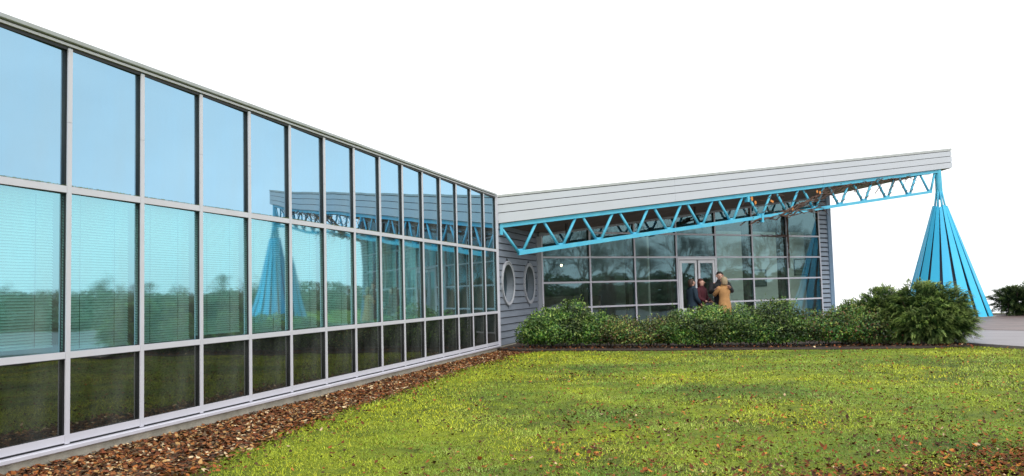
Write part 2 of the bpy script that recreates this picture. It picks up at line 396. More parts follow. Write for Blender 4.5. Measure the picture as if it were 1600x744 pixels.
# porthole wall: lap boards cut round two round windows (local x 19.6..23.65)
def board_piece(b, xa0, xa1, xb0, xb1, z0, z1, yo=0):
    """lap board: bottom edge proud, top edge recessed; xa at bottom, xb at top"""
    f, t = -.028+yo, -.004+yo
    b.add([(xa0, f, z0), (xa1, f, z0), (xb1, t, z1), (xb0, t, z1), (xa0, .012+yo, z0), (xa1, .012+yo, z0), (xb1, .012+yo, z1), (xb0, .012+yo, z1)],
          [(0, 1, 2, 3), (4, 7, 6, 5), (0, 4, 5, 1), (3, 2, 6, 7), (1, 5, 6, 2), (0, 3, 7, 4)])
PORTS = [20.38, 22.50]; PZ = 1.56; PR = .545
WX0, WX1 = L1+HW+.06, 23.52
def siding_wall(parent, x0, x1, z0, z1, pitch, holes=()):
    z = z0
    while z < z1:
        zt = min(z+pitch-.022, z1); spans = [(x0, x0, x1, x1)]     # (bottom left, top left, bottom right, top right)
        for hx in holes:
            def hw(q):
                d = abs(q-PZ); return sqrt(max(0, PR*PR-d*d))
            a, c = hw(z), hw(zt)
            if a > 0 or c > 0:
                l = spans.pop(); spans += [(l[0], l[1], hx-a, hx-c), (hx+a, hx+c, l[2], l[3])]
        for s in spans:
            b = MB(); board_piece(b, s[0], s[2], s[1], s[3], z, zt); b.build('siding_board', M['siding'], parent)
        z += pitch
siding_wall(wing, WX0, WX1, .03, 3.4, .169, PORTS)
# backing with holes: strips behind
def backing(parent, x0, x1, z0, z1, holes):
    b = MB(); xs = sorted([x0, x1]+[h-PR for h in holes]+[h+PR for h in holes]); 
    for k in range(0, len(xs), 2): b.box(xs[k], xs[k+1], .014, .05, z0, z1)
    for h in holes:
        N = 24
        for sgn, zz in ((1, z1), (-1, z0)):
            for k in range(N):
                a0 = pi*k/N; a1 = pi*(k+1)/N
                p = [(h+PR*cos(a0), .014, PZ+sgn*PR*sin(a0)), (h+PR*cos(a1), .014, PZ+sgn*PR*sin(a1)), (h+PR*cos(a1), .014, zz), (h+PR*cos(a0), .014, zz)]
                b.add(p, [(0, 1, 2, 3)])
    b.build('wall_backing', M['siding_dark'], parent)
backing(wing, WX0-.05, WX1+.1, -.05, 3.5, PORTS)
for h in PORTS:
    b = MB(); N = 48; prof = [(PR+.022, .0), (PR+.022, -.055), (PR-.005, -.06), (PR-.02, -.05), (PR-.03, -.045), (PR-.07, -.045)]
    rg = [[(r*cos(2*pi*k/N), y, r*sin(2*pi*k/N)) for k in range(N)] for r, y in prof]
    b.rings(rg, close=False); o = b.build('porthole', M['port'], wing, smooth=False); o.location = (h, 0, PZ)
    b = MB(); b.rings([[(r*cos(2*pi*k/N), y, r*sin(2*pi*k/N)) for k in range(N)] for r, y in ((PR-.03, -.044), (PR-.035, .15), (PR-.075, .155))], close=False); b.build('reveal', M['reveal'], o, smooth=False)
    b = MB(); b.add([((PR-.06)*cos(2*pi*k/N), .15, (PR-.06)*sin(2*pi*k/N)) for k in range(N)], [tuple(range(N))]); b.build('porthole_glass', M['gl_port'], o)
boxpart('corner_trim', M['trim'], wing, WX1, WX1+.2, -.03, .1, -.03, 3.4)

# ------------------------------------------------------------------ pavilion
pav = empty('entrance_pavilion', 'low entrance pavilion with tinted glass front and double door behind the shrubs', 'building', tuple(F0), PHI)
SF = 1.72211; FZ = [.0736, .8236, 1.5736, 2.3236, 3.0736]; SLOPE = .1272
def ftop(s): return 3.0+SLOPE*s            # top of glazing
NB = 7
def slopequad(name, m, parent, s0, s1, z0a, z0b, z1a, z1b, y0, y1):
    b = MB(); b.prism([(s0, y0, z0a), (s1, y0, z0b), (s1, y0, z1b), (s0, y0, z1a)], (0, y1-y0, 0)); return b.build(name, m, parent)
pf = {}
for k in range(3): pf[k] = pane_mesh('pane', SF-.04, .72, M['gl_fac'], .0015, .0, 50+k)
for i in range(NB):
    s0, s1 = i*SF+.02, (i+1)*SF-.02
    for r in range(4):
        if i == 3 and r < 3: continue
        zt = FZ[r+1]
        if r == 3 and ftop(s0) < zt+.05:
            continue
        link('pane', pf[(i+2*r) % 3], pav, (s0, .01, FZ[r]+.015))
    base = FZ[4] if ftop(s0) >= FZ[4]+.05 else FZ[3]
    b = MB(); b.add([(s0, .03, base+.015), (s1, .03, base+.015), (s1, .03, ftop(s1)-.05), (s0, .03, ftop(s0)-.05)], [(0, 1, 2, 3)]); o = b.build('pane', M['gl_fac'], pav); o['label'] = 'sloping topped pane under the soffit'
for i in range(NB+1):
    s = i*SF; h = ftop(s)
    boxpart('mullion', M['alu'], pav, s-.028, s+.028, -.03, -.006, -.02, h-.05)
    boxpart('mullion_gasket', M['gasket'], pav, s-.022, s+.022, -.006, .12, 0, h-.05)
    if i < NB and i > 0:
        boxpart('column', M['column'], pav, s-.09, s+.09, .22, .40, 0, h-.05)
for i in range(NB):
    a, c = i*SF+.03, (i+1)*SF-.03
    for r, z in enumerate(FZ):
        if i == 3 and r in (0, 1, 2): continue
        if z > ftop(a)-.1: continue
        boxpart('transom', M['alu'], pav, a, c, -.028, -.003, z-.026, z+.026)
        boxpart('transom_gasket', M['gasket'], pav, a, c, -.003, .08, z-.026, z+.022)
slopequad('head_band', M['trim'], pav, -.1, NB*SF+.03, ftop(-.1)-.06, ftop(NB*SF)-.06, ftop(-.1)+.06, ftop(NB*SF)+.06, -.05, .1)
# door pair in bay 3
da, dc = 3*SF+.03, 4*SF-.03
boxpart('door_frame', M['white'], pav, da, da+.05, -.05, .06, 0, 2.297)
boxpart('door_frame', M['white'], pav, dc-.05, dc, -.05, .06, 0, 2.297)
boxpart('door_frame', M['white'], pav, da+.05, dc-.05, -.05, .06, 2.24, 2.297)
mid = (da+dc)/2
for x0, x1, hs in ((da+.07, mid-.03, 1), (mid+.03, dc-.07, -1)):
    b = MB(); st = .085
    b.box(x0, x0+st, -.045, .0, .06, 2.22); b.box(x1-st, x1, -.045, .0, .06, 2.22)
    b.box(x0+st, x1-st, -.043, -.002, 2.13, 2.22); b.box(x0+st, x1-st, -.043, -.002, .06, .25); b.box(x0+st, x1-st, -.043, -.002, .56, .66)
    d = b.build('door_leaf', M['white'], pav)
    g = MB(); g.add([(x0+st, -.02, .25), (x1-st, -.02, .25), (x1-st, -.02, 2.13), (x0+st, -.02, 2.13)], [(0, 1, 2, 3)]); g.build('door_glass', M['gl_fac'], d)
    hx = x1-.04 if hs > 0 else x0+.04
    h = MB(); h.tube([(hx, -.05, .95), (hx, -.1, .95), (hx, -.1, 1.25), (hx, -.05, 1.25)], .012, 6); h.build('door_handle', M['alu'], d)
b = MB(); b.box(mid-.028, mid+.028, -.02, .0, .06, 2.24); b.build('door_meeting_seal', M['gasket'], pav)
# ribbed siding strip and end post at the right
s0 = NB*SF+.035
z = 0.0
while z < ftop(s0)-.1:
    b = MB(); board_piece(b, s0, s0+.42, s0, s0+.42, z, min(z+.125, ftop(s0)-.06), yo=.0); b.build('siding_board', M['strip'], pav); z += .169
boxpart('wall_backing', M['siding_dark'], pav, s0-.03, s0+.45, .024, .06, -.02, 4.4)
boxpart('end_post', M['post'], pav, s0+.42, s0+.42+.20, -.05, .25, -.05, ftop(s0+.5)+.0)
boxpart('corner_trim', M['trim'], pav, -.28, -.03, -.02, .12, -.05, 2.95)
# shell and interior
SE = NB*SF+.5
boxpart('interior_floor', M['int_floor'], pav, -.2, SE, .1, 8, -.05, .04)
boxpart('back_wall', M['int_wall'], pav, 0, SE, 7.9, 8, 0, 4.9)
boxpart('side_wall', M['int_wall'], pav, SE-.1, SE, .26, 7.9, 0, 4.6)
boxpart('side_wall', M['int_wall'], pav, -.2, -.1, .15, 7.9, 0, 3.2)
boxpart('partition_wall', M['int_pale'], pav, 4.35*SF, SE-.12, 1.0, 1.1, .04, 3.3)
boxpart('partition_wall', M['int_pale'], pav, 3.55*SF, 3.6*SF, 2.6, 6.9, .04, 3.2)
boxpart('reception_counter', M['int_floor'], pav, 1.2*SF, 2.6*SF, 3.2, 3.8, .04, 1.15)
slopequad('ceiling', M['int_pale'], pav, -.1, SE, ftop(-.1)+.12, ftop(SE)+.12, ftop(-.1)+.2, ftop(SE)+.2, .12, 7.9)
lamp = MB(); lamp.rings([[(r*cos(2*pi*k/12), r*sin(2*pi*k/12), zz) for k in range(12)] for r, zz in ((.01, -.03), (.028, -.015), (.028, .01), (.01, .03))])
lo = lamp.build('ceiling_lamp', M['bulb'], pav); lo.location = (.75*SF, .9, 2.12)
b = MB(); b.tube([(.75*SF, .9, 2.16), (.75*SF, .9, 3.2)], .008, 5); b.build('lamp_cord', M['gasket'], pav)
# framed pictures on the partition: real objects with flat printed pictures
def picture_mat(name, kind):
    m = bpy.data.materials.new(name); m.use_nodes = True; n = m.node_tree.nodes; l = m.node_tree.links; p = n['Principled BSDF']; p.inputs['Roughness'].default_value = .4
    tc = n.new('ShaderNodeTexCoord'); sx = n.new('ShaderNodeSeparateXYZ'); l.new(tc.outputs['Object'], sx.inputs[0])
    r = n.new('ShaderNodeValToRGB'); e = r.color_ramp.elements
    mr = n.new('ShaderNodeMapRange'); mr.inputs[1].default_value = 0; mr.inputs[2].default_value = .62
    nz = n.new('ShaderNodeTexNoise'); nz.inputs['Scale'].default_value = 9; l.new(tc.outputs['Object'], nz.inputs['Vector'])
    ad = n.new('ShaderNodeMath'); ad.operation = 'MULTIPLY_ADD'; ad.inputs[1].default_value = .12; l.new(nz.outputs[0], ad.inputs[0]); l.new(sx.outputs[2], ad.inputs[2])
    l.new(ad.outputs[0], mr.inputs[0]); l.new(mr.outputs[0], r.inputs[0])
    cs = [(0, (.45, .5, .4)), (.35, (.2, .24, .2)), (.55, (.08, .1, .1)), (.68, (.45, .52, .55)), (1, (.6, .68, .7))] if kind else [(0, (.12, .13, .12)), (.45, (.1, .12, .12)), (.5, (.5, .52, .35)), (1, (.42, .5, .42))]
    e[0].position = cs[0][0]; e[0].color = (*cs[0][1], 1); e[1].position = 1; e[1].color = (*cs[-1][1], 1)
    for q, c in cs[1:-1]: x = e.new(q); x.color = (*c, 1)
    l.new(r.outputs[0], p.inputs['Base Color']); return m
def picture(sx, z, wd, ht, m, label):
    P = F0+DIR*sx+INW*.99; o = empty('framed_picture', label, 'picture', (P.x, P.y, z), PHI)
    b = MB(); t = .035
    b.box(0, wd, -.03, 0, 0, t); b.box(0, wd, -.03, 0, ht-t, ht); b.box(0, t, -.03, 0, t, ht-t); b.box(wd-t, wd, -.03, 0, t, ht-t); b.build('frame', M['gasket'], o)
    b = MB(); b.box(t, wd-t, -.012, -.002, t, ht-t); b.build('print', m, o)
picture(7.35*SF-SF*.5, 1.68, .95, .62, picture_mat('landscape_print', 1), 'dark framed landscape picture seen through the glass near the right end')
picture(5.4*SF, 1.30, 1.0, .62, picture_mat('pale_print', 0), 'pale wide framed picture seen through the glass right of the doors')

# ------------------------------------------------------------------ canopy roof with blue truss
can = empty('entrance_canopy', 'long grey boarded canopy roof rising to the right on a blue lattice truss', 'canopy', tuple(C0), PHI)
def zb_(s): return 3.04+.1262*s
def zt_(s): return 3.745+.1265*s
CL = 19.17
bands = [(0, 0), (.37, .30), (.66, .613), (.92, .884), (1, 1)]
cuts = [0, 5.8, 12.1, CL]
for bi in range(4):
    for ci in range(3):
        s0, s1 = cuts[ci], cuts[ci+1]
        def lev(s, k):
            t = s/CL; fr = bands[k][0]*(1-t)+bands[k][1]*t; return zb_(s)+(zt_(s)-zb_(s))*fr
        g = .019 if bi < 3 else 0
        b = MB(); a0, a1, c0, c1 = lev(s0, bi), lev(s1, bi), lev(s0, bi+1)-g, lev(s1, bi+1)-g
        y = 0 if bi < 3 else -.012
        b.prism([(s0+.002, y, a0), (s1-.002, y, a1), (s1-.002, y, c1), (s0+.002, y, c0)], (0, .04-y, 0))
        b.build('fascia_board' if bi < 3 else 'fascia_cap', M['fascia'] if bi < 3 else M['fascia_cap'], can)
slopequad('fascia_backing', M['groove'], can, .0, CL-.01, zb_(0)+.01, zb_(CL)+.01, zt_(0)-.01, zt_(CL)-.01, .042, .1)
def slab_poly():
    return [(0.02, .1), (CL-.02, .1), (CL-.02, .42), (15.85, 2.9), (15.85, 9), (9.4, 9.0), (2.85, 2.75)]
b = MB(); P = slab_poly()
top = [(s, y, zt_(s)-.09*y-.03) for s, y in P]; bot = [(s, y, zb_(s)-.15*min(y, 2.75)+.02) for s, y in P]
n = len(P); b.v = bot+top
b.f = [tuple(range(n))[::-1], tuple(range(n, 2*n))]+[(i, (i+1) % n, n+(i+1) % n, n+i) for i in range(n)]
me = b.mesh('roof_slab', M['roof']); link('roof_slab', me, can)
# soffit panels, split along the roof
def soffit(s0, s1, ya, yb, ya2=None, yb2=None):
    ya2 = ya if ya2 is None else ya2; yb2 = yb if yb2 is None else yb2
    b = MB(); z = lambda s, y: zb_(s)-.15*y-.006
    b.prism([(s0, ya, z(s0, ya)), (s1, ya2, z(s1, ya2)), (s1, yb2, z(s1, yb2)), (s0, yb, z(s0, yb))], (0, 0, .02)); b.build('soffit_panel', M['soffit'], can)
ss = [.05]+[1.7*k for k in range(1, 10)]+[15.85]
def ymax(s): return min(2.72, s*.958) if s < 15.84 else 2.72
for k in range(len(ss)-1):
    soffit(ss[k]+.006, ss[k+1]-.006, .05, max(ymax(ss[k]), .06), None, ymax(ss[k+1]))
soffit(15.856, CL-.02, .05, 2.72, .05, .4)
# truss
TS0, TD = .71, 1.228
def tb(s): return 2.325+.1282*(s-.71)
slopequad('top_chord', M['blue'], can, .1, 18.5, zb_(.1)-.125, zb_(18.5)-.125, zb_(.1)-.014, zb_(18.5)-.014, .06, .19)
slopequad('bottom_chord', M['blue'], can, TS0-.06, TS0+TD*14+.08, tb(TS0-.06)-.065, tb(TS0+TD*14+.08)-.05, tb(TS0-.06)+.05, tb(TS0+TD*14+.08)+.04, .08, .17)
for i in range(15):
    s = TS0+TD*i; zt = lambda q: zb_(q)-.1
    for a, c in ((s-(.51 if i else .56), s-.055), (s+(.49 if i < 14 else .36), s+.055)):
        b = MB(); b.tube([(a, .125, zt(a)), (c, .125, tb(c))], .039, 8); b.build('diagonal', M['blue'], can, smooth=True)
    slopequad('node_plate', M['blue'], can, s-.09, s+.09, tb(s)-.03, tb(s)-.01, tb(s)+.085, tb(s)+.1, .115, .135)
for s, z0, z1 in ((.13, zb_(.13)-.3, zb_(.13)-.02), (8.75, zb_(8.75)-.28, zb_(8.75)-.1), (TS0+TD*7+.02, tb(TS0+TD*7)-.17, tb(TS0+TD*7)+.1)):
    boxpart('splice_plate', M['blue'], can, s-.04, s+.04, .05, .2, z0, z1)
for s in (2.95, 7.75):
    boxpart('hanger_rod', M['column'], can, s-.025, s+.025, 1.3, 1.35, zb_(s)-.85, zb_(s)-.2)

# ------------------------------------------------------------------ cone support
cb = cpt(18.46, .125)
cone = empty('cone_support', 'bright blue cone of tapering planks with dark gaps carrying the tip of the canopy', 'support', (cb.x, cb.y, 0), 0)
RB, ZP, RP, ZA = 1.47, 4.02, .25, 4.62
N = 16
def rr(z): return RB+(RP-RB)*z/ZP
for k in range(N):
    a = 2*pi*(k+.5)/N+.1; jit = random.uniform(-.01, .01)
    d = Vector((cos(a), sin(a), 0)); t = Vector((-sin(a), cos(a), 0))
    wb, wt = 2*pi*RB/N*.362, 2*pi*RP/N*.43
    p0 = d*RB*.985; p1 = d*RP; zt = ZP+jit*3
    vs = [p0-t*wb, p0+t*wb, p1+t*wt+Vector((0, 0, zt)), p1-t*wt+Vector((0, 0, zt))]
    b = MB(); b.prism([v+Vector((0, 0, .03)) if i < 2 else v for i, v in enumerate(vs)], -d*.022-Vector((0, 0, .008))); b.build('plank', M['blue_plank'], cone)
b = MB(); b.rings([[(r*cos(2*pi*k/32), r*sin(2*pi*k/32), z) for k in range(32)] for r, z in ((RB-.13, .02), (RP-.09, ZP-.12))]); b.build('lining', M['cone_core'], cone)
for k in range(8):
    a = 2*pi*k/8+.15; b = MB(); b.tube([(.22*cos(a), .22*sin(a), ZP-.25), (.085*cos(a), .085*sin(a), ZA)], .032, 7); b.build('rod', M['blue'], cone, smooth=True)
b = MB(); b.tube([(0, 0, ZA-.35), (0, 0, ZA), (0, 0, zb_(18.46)-.03)], [.07, .12, .11], 16); b.build('mast', M['blue'], cone, smooth=False)
b = MB(); b.rings([[(r*cos(2*pi*k/24), r*sin(2*pi*k/24), z) for k in range(24)] for r, z in ((RB+.08, .0), (RB+.08, .06))]); b.build('base_ring', M['kerb'], cone)

# ------------------------------------------------------------------ leaf-based plants
def leaf_cloud(name, P, Nn, size, cols, m, parent, kind=None, droop=.3, aspect=.5):
    """P (n,3) leaf centres, Nn outward directions, one folded quad per leaf"""
    n = len(P); r = rng
    d = Nn + r.normal(0, .55, (n, 3)); d[:, 2] += .25; d /= np.linalg.norm(d, axis=1)[:, None]
    t = np.cross(d, r.normal(0, 1, (n, 3))); t /= np.linalg.norm(t, axis=1)[:, None]; u = np.cross(d, t)
    s = (size*r.uniform(.6, 1.3, n))[:, None]
    # leaf tip along mix of outward and tangent
    ax = t*.8+d*.6; ax /= np.linalg.norm(ax, axis=1)[:, None]
    a = P-ax*s*.5; c = P+ax*s*.6; b = P+u*s*aspect*.5-d*s*.06; e = P-u*s*aspect*.5-d*s*.06
    V = np.stack([a, b, c, e], 1).reshape(-1, 3); T = np.arange(n*4).reshape(-1, 4)
    C = np.repeat(cols, 4, 0)
    o = link(name, npmesh(name, V, T, m, C, 4), parent, kind=kind); return o
def blob_points(n, blobs, ox=0, shell=.5):
    """points in lumpy ellipsoids; blobs (cx,cy,cz,rx,ry,rz)"""
    vol = np.array([b[3]*b[4]*b[5] for b in blobs])**(2/3); pr = vol/vol.sum(); idx = rng.choice(len(blobs), n, p=pr); B = np.array(blobs)[idx]
    d = rng.normal(0, 1, (n, 3)); d /= np.linalg.norm(d, axis=1)[:, None]
    lump = 1+.22*(fbm(d[:, 0]*2+B[:, 0]*3+9, d[:, 2]*2+d[:, 1]*2+B[:, 1]+9, 1.9, 5, 3)-.5)*2
    rad = (1-shell*rng.random(n)**1.6)*lump
    P = B[:, :3]+d*B[:, 3:]*rad[:, None]; ok = P[:, 2] > .06
    return P[ok], d[ok], rad[ok], idx[ok]
def pal(n, cs, ws):
    cs = np.array(cs); i = rng.choice(len(cs), n, p=np.array(ws)/sum(ws)); return cs[i]*rng.uniform(.75, 1.25, (n, 1))
def stems(parent, blobs, n=14):
    b = MB()
    for k in range(n):
        q = random.choice(blobs); x = q[0]+random.uniform(-.7, .7)*q[3]; y = q[1]+random.uniform(-.6, .6)*q[4]; h = q[2]+q[5]*.6
        b.tube([(q[0]+(x-q[0])*.5, q[1]+(y-q[1])*.5, 0), ((q[0]+x)/2+random.uniform(-.08, .08), (q[1]+y)/2, h*.5), (x, y, h)], [.016, .012, .006], 5)
    b.build('stems', M['bark'], parent)
def shrub(label, x, y, blobs, n, size, cs, ws, name='shrub', group='shrubs in the bed before the pavilion'):
    o = empty(name, label, 'shrub', (x, y, .02), 0, group)
    P, d, rad, idx = blob_points(n, blobs, shell=.55)
    C = pal(len(P), cs, ws)
    new = np.clip((rad-.85)*3, 0, 1)*np.clip(d[:, 2]+.25, 0, 1)          # paler shoot ends, weighted upward: light on the tops put into leaf colour
    lumpt = fbm(P[:, 0]*1.0+x*3+P[:, 1]*.6, P[:, 2]*1.3+7, 3.4, 61, 3); C = C*(.35+1.3*np.clip((lumpt-.3)*2.2, 0, 1))[:, None]
    C = C*(1-new[:, None]*.5)+pal(len(P), [cs[-1] if len(cs) < 5 else (.22, .25, .07), (.19, .26, .055)], [1, 1])*new[:, None]*.5
    leaf_cloud('foliage', P, d, size, C, M['leafcol'], o, kind=None)
    stems(o, blobs)
    # a few shoots standing out of the top
    Q = []; D = []
    for k in range(int(26)):
        b = random.choice(blobs); a = random.random()*6.28; rx = random.random()**.5*.8
        bx, by = b[0]+cos(a)*b[3]*rx, b[1]+sin(a)*b[4]*rx; bz = b[2]+b[5]*sqrt(max(0, 1-rx*rx))
        L = random.uniform(.08, .22); dv = Vector((cos(a)*.35, sin(a)*.35, 1)).normalized()
        for j in range(9):
            Q.append(Vector((bx, by, bz-.04))+dv*L*j/8+Vector((random.uniform(-.02, .02),)*3)); D.append((random.uniform(-1, 1), random.uniform(-1, 1), .4))
    Q = np.array([tuple(q) for q in Q]); D = np.array(D); D /= np.linalg.norm(D, axis=1)[:, None]
    leaf_cloud('shoots', Q, D, size*.95, pal(len(Q), cs[1:], ws[1:]), M['leafcol'], o, kind='stuff')
    return o
G_dark = (.02, .06, .014); G_mid = (.042, .12, .02); G_li = (.12, .22, .03); G_pale = (.28, .36, .09); BR = (.15, .085, .03); OL = (.17, .18, .035); RED = (.13, .05, .03)
shrub('broad leafy green shrub beside the porthole wall, tallest of the leafy shrubs', -4.35, 19.55,
      [(-.35, 0, .44, .55, .6, .46), (.22, .05, .56, .5, .6, .52), (-.7, -.1, .28, .45, .45, .36), (.85, -.1, .38, .55, .55, .40), (0, -.3, .3, .95, .5, .38)], 21000, .062, [G_dark, G_mid, G_li, G_pale], [3, 4, 3, 1.6])
shrub('low brown tinged shrub under the middle panes left of the doors', -2.65, 19.35,
      [(-.35, 0, .33, .6, .55, .37), (.35, .05, .28, .6, .55, .32), (.75, .0, .32, .4, .5, .34), (0, -.25, .24, .95, .45, .30)], 15000, .05, [G_dark, G_mid, OL, BR, RED, G_pale], [3, 2.5, 2.5, 1.6, .7, 1])
shrub('rounded green shrub in front of the glass doors', -1.15, 19.3,
      [(-.3, 0, .40, .55, .55, .42), (.3, .05, .44, .5, .55, .46), (0, -.3, .3, .95, .45, .36)], 17000, .055, [G_dark, G_mid, G_li, G_pale, OL], [3, 4, 2.4, 1.4, .8])
shrub('green shrub hiding the legs of the people', .3, 19.35,
      [(-.45, 0, .44, .5, .55, .44), (.25, .05, .5, .55, .55, .5), (0, -.3, .3, .95, .45, .36)], 17000, .055, [G_dark, G_mid, G_li, G_pale], [3, 4, 2.4, 1.3])
shrub('dull green shrub with reddish twigs between the people and the conifer', 1.7, 19.45,
      [(-.4, 0, .36, .55, .55, .40), (.3, .05, .42, .5, .55, .44), (.85, .1, .4, .5, .5, .42), (.6, -.25, .3, .8, .45, .34), (0, -.25, .3, .95, .45, .36)], 21000, .05, [G_dark, G_mid, OL, RED, G_li], [4, 4, 1.8, 1.2, 1.1])

def conifer(label, x, y, blobs, nspr, L, group=None, cat='conifer', dark=1.0, parent=None):
    o = empty('spreading_conifer', label, cat, (x, y, .02), 0, group)
    rep = 20; nc = nspr//rep; Pc, dc_, rc, ic = blob_points(nc, blobs, shell=.6)
    P = np.repeat(Pc, rep, 0); d = np.repeat(dc_+np.array([0, 0, -.12]), rep, 0); uo = rng.uniform(-.11, .07, len(P)); rad = np.repeat(rc, rep)
    P = P+d*uo[:, None]+rng.normal(0, .034, P.shape)*np.array([1, 1, .7]); clump_tone = np.repeat(rng.uniform(.6, 1.5, len(Pc)), rep); fo = np.clip((uo+.07)/.13, 0, 1)
    V = []; C = []; n = len(P)
    # each spray: axis pointing outward and a little up then drooping, with needles both sides
    K = 7
    ax = d.copy(); ax[:, 2] = ax[:, 2]*.55+.10; ax += rng.normal(0, .26, ax.shape); ax /= np.linalg.norm(ax, axis=1)[:, None]
    side = np.cross(ax, np.array([0, 0, 1.])+rng.normal(0, .25, (n, 3))); side /= np.linalg.norm(side, axis=1)[:, None]; upv = np.cross(side, ax)
    ln = L*rng.uniform(.6, 1.2, n)*.62; tint = rng.uniform(.8, 1.2, n)*clump_tone
    for k in range(K):
        t = k/(K-1); c = P+ax*(ln*(t-.5))[:, None]-np.array([0, 0, 1.])*(ln*.28*t*t)[:, None]
        for sg in (-1, 1, 0):
            wv = (ln*(.40*(1-t*.7)))[:, None]
            dirn = side*sg*1.0+ax*.75+(upv*.35 if sg else upv*.9)
            dirn = dirn+rng.normal(0, .12, dirn.shape); tip = c+dirn*wv*(.62 if sg else .4); pw = (side if sg == 0 else ax)*(ln*.085)[:, None]
            V.append(np.stack([c-pw, c+pw, tip], 1))
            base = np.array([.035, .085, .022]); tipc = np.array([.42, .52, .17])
            f = (.25+.75*t)*fo*np.clip((rad-.55)/.4, 0, 1)  # pale new tips; inner sprays darker, shade of clump gaps put into colour
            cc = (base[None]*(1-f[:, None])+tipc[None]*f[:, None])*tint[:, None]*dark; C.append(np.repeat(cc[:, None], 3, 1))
    V = np.concatenate(V).reshape(-1, 3); C = np.concatenate(C).reshape(-1, 3); V[:, 2] = np.maximum(V[:, 2], .01)
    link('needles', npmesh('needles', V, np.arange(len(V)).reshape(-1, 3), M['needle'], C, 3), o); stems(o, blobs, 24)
    return o
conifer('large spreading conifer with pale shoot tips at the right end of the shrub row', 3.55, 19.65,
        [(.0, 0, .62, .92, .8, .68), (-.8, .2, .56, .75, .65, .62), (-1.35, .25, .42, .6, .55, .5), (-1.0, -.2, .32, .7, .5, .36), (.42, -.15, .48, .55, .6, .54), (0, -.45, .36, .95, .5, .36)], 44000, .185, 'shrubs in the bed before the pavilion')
conifer('dark conifer shrub standing alone to the right of the blue cone', 10.2, 34.1,
        [(0, 0, .62, 1.5, 1.0, .64), (-1.1, -.3, .5, .85, .8, .6), (1.2, 0, .62, 1.2, .9, .66), (2.6, .1, .6, 1.3, .9, .6)], 26000, .24, None, dark=.5)

# ------------------------------------------------------------------ bare climber on the truss and pavilion
vine = empty('climbing_vine', 'leafless brown climbing plant tangled along the blue truss near the cone', 'plant', tuple(cpt(11, .1, 4.0)), PHI)
ox, oz = 11, 4.0
vs = MB(); R = random.Random(5)
def walk(s, y, z, ds, fz, n, r0, j=.06):
    pts = []
    for k in range(n):
        pts.append((s-ox, y-.1+R.uniform(-.06, .06), z-oz+R.uniform(-j, j))); s += ds*R.uniform(.6, 1.4); z = fz(s) if fz else z
    return pts
lowc = lambda s: tb(s)-.05; topc = lambda s: zb_(s)-.12
for k in range(5): 
    p = walk(8.4+R.random()*1.2, .1, 3.2, .33, lambda s: tb(s)+R.uniform(-.12, .03), 10, .01); vs.tube(p, [.018]*9+[.004], 4)
for k in range(9):
    sA = 9.8+R.random()*1.2; sB = 12.6+R.random()*1.5; n = 10
    p = [((sA+(sB-sA)*t/n)-ox, R.uniform(-.07, .07), (tb(sA)*(1-t/n)+topc(sB)*t/n)-oz+R.uniform(-.07, .07)) for t in range(n+1)]; vs.tube(p, [.024-.0016*t for t in range(n+1)], 5)
for k in range(9):
    sA = 12.4+R.random()*3.5; p = walk(sA, .1, 4.4, .36, lambda s: topc(s)+R.uniform(-.06, .05), 10, .01); vs.tube([q for q in p if q[0] < 18.3-ox], .013, 4) if p[4][0] < 18-ox else None
for k in (7, 8, 9, 10, 11, 12, 13):        # twigs wound round diagonals
    s = TS0+TD*k; n = 12
    for (a, c) in ((s-.51, s-.055), (s+.49, s+.055)):
        if R.random() < .75:
            p = [((a+(c-a)*t/n)-ox+.05*sin(t*1.7), .06*cos(t*1.7)+.02, (zb_(a)-.1)*(1-t/n)+tb(c)*t/n-oz) for t in range(n+1)]; vs.tube(p, .012, 4)
for k in range(60):
    s = R.choice([R.uniform(8.5, 12), R.uniform(11, 17)]); z = R.uniform(tb(s)-.1, topc(s)) if s < 12.5 else topc(s)+R.uniform(-.15, .03)
    a = R.uniform(-1, 1); L = R.uniform(.12, .4); vs.tube([(s-ox, R.uniform(-.1, .1), z-oz), (s-ox+L*cos(a)*.5, R.uniform(-.1, .1), z-oz+L*sin(a)*.6), (s-ox+L*cos(a), R.uniform(-.1, .1), z-oz+L*sin(a*1.4)*.8)], [.010, .008, .005], 4)
vs.build('stems', M['vine'], vine)
vl = MB()
for s, z in ((8.95, 3.95), (9.75, 3.93), (9.1, 3.9), (10.6, 3.7), (11.9, 4.3)):
    for q in range(2):
        c = Vector((s-ox+R.uniform(-.05, .05), R.uniform(-.08, .0), z-oz+R.uniform(-.06, .06))); a = R.uniform(0, 3); e = Vector((cos(a), .2, sin(a)))*.07; g = Vector((-sin(a), .2, cos(a)))*.045
        vl.add([c-e, c+g, c+e, c-g], [(0, 1, 2, 3)])
vl.build('dead_leaves', M['vleaf'], vine)
# stem hanging down the pavilion mullion and along a transom
fv = empty('climbing_vine', 'thin brown creeper hanging down a pavilion mullion above the framed picture', 'plant', tuple(F0+DIR*6*SF+INW*-.08+Vector((0, 0, 2.2))), PHI)
b = MB()
for k in range(4):
    b.tube([(R.uniform(-.05, .03), R.uniform(-.03, .02), 1.65-t*.24) for t in range(8+k % 2)], [.022-.0015*t for t in range(8+k % 2)], 5)
for k in range(5):
    x = 0; p = []
    for t in range(9): p.append((x, R.uniform(-.03, .02), .87+R.uniform(-.05, .05))); x -= R.uniform(.1, .24)
    b.tube(p, [.012-.001*t for t in range(9)], 4)
for k in range(26):
    x = R.uniform(-1.4, .25); z = R.uniform(-.1, 1.2) if x > -.3 else .87; a = R.uniform(0, 6.28); L = R.uniform(.1, .3)
    b.tube([(x, 0, z), (x+L*.5*cos(a), -.02, z+L*.5*sin(a)+.02), (x+L*cos(a*1.1), 0, z+L*sin(a*1.1))], [.005, .004, .002], 4)
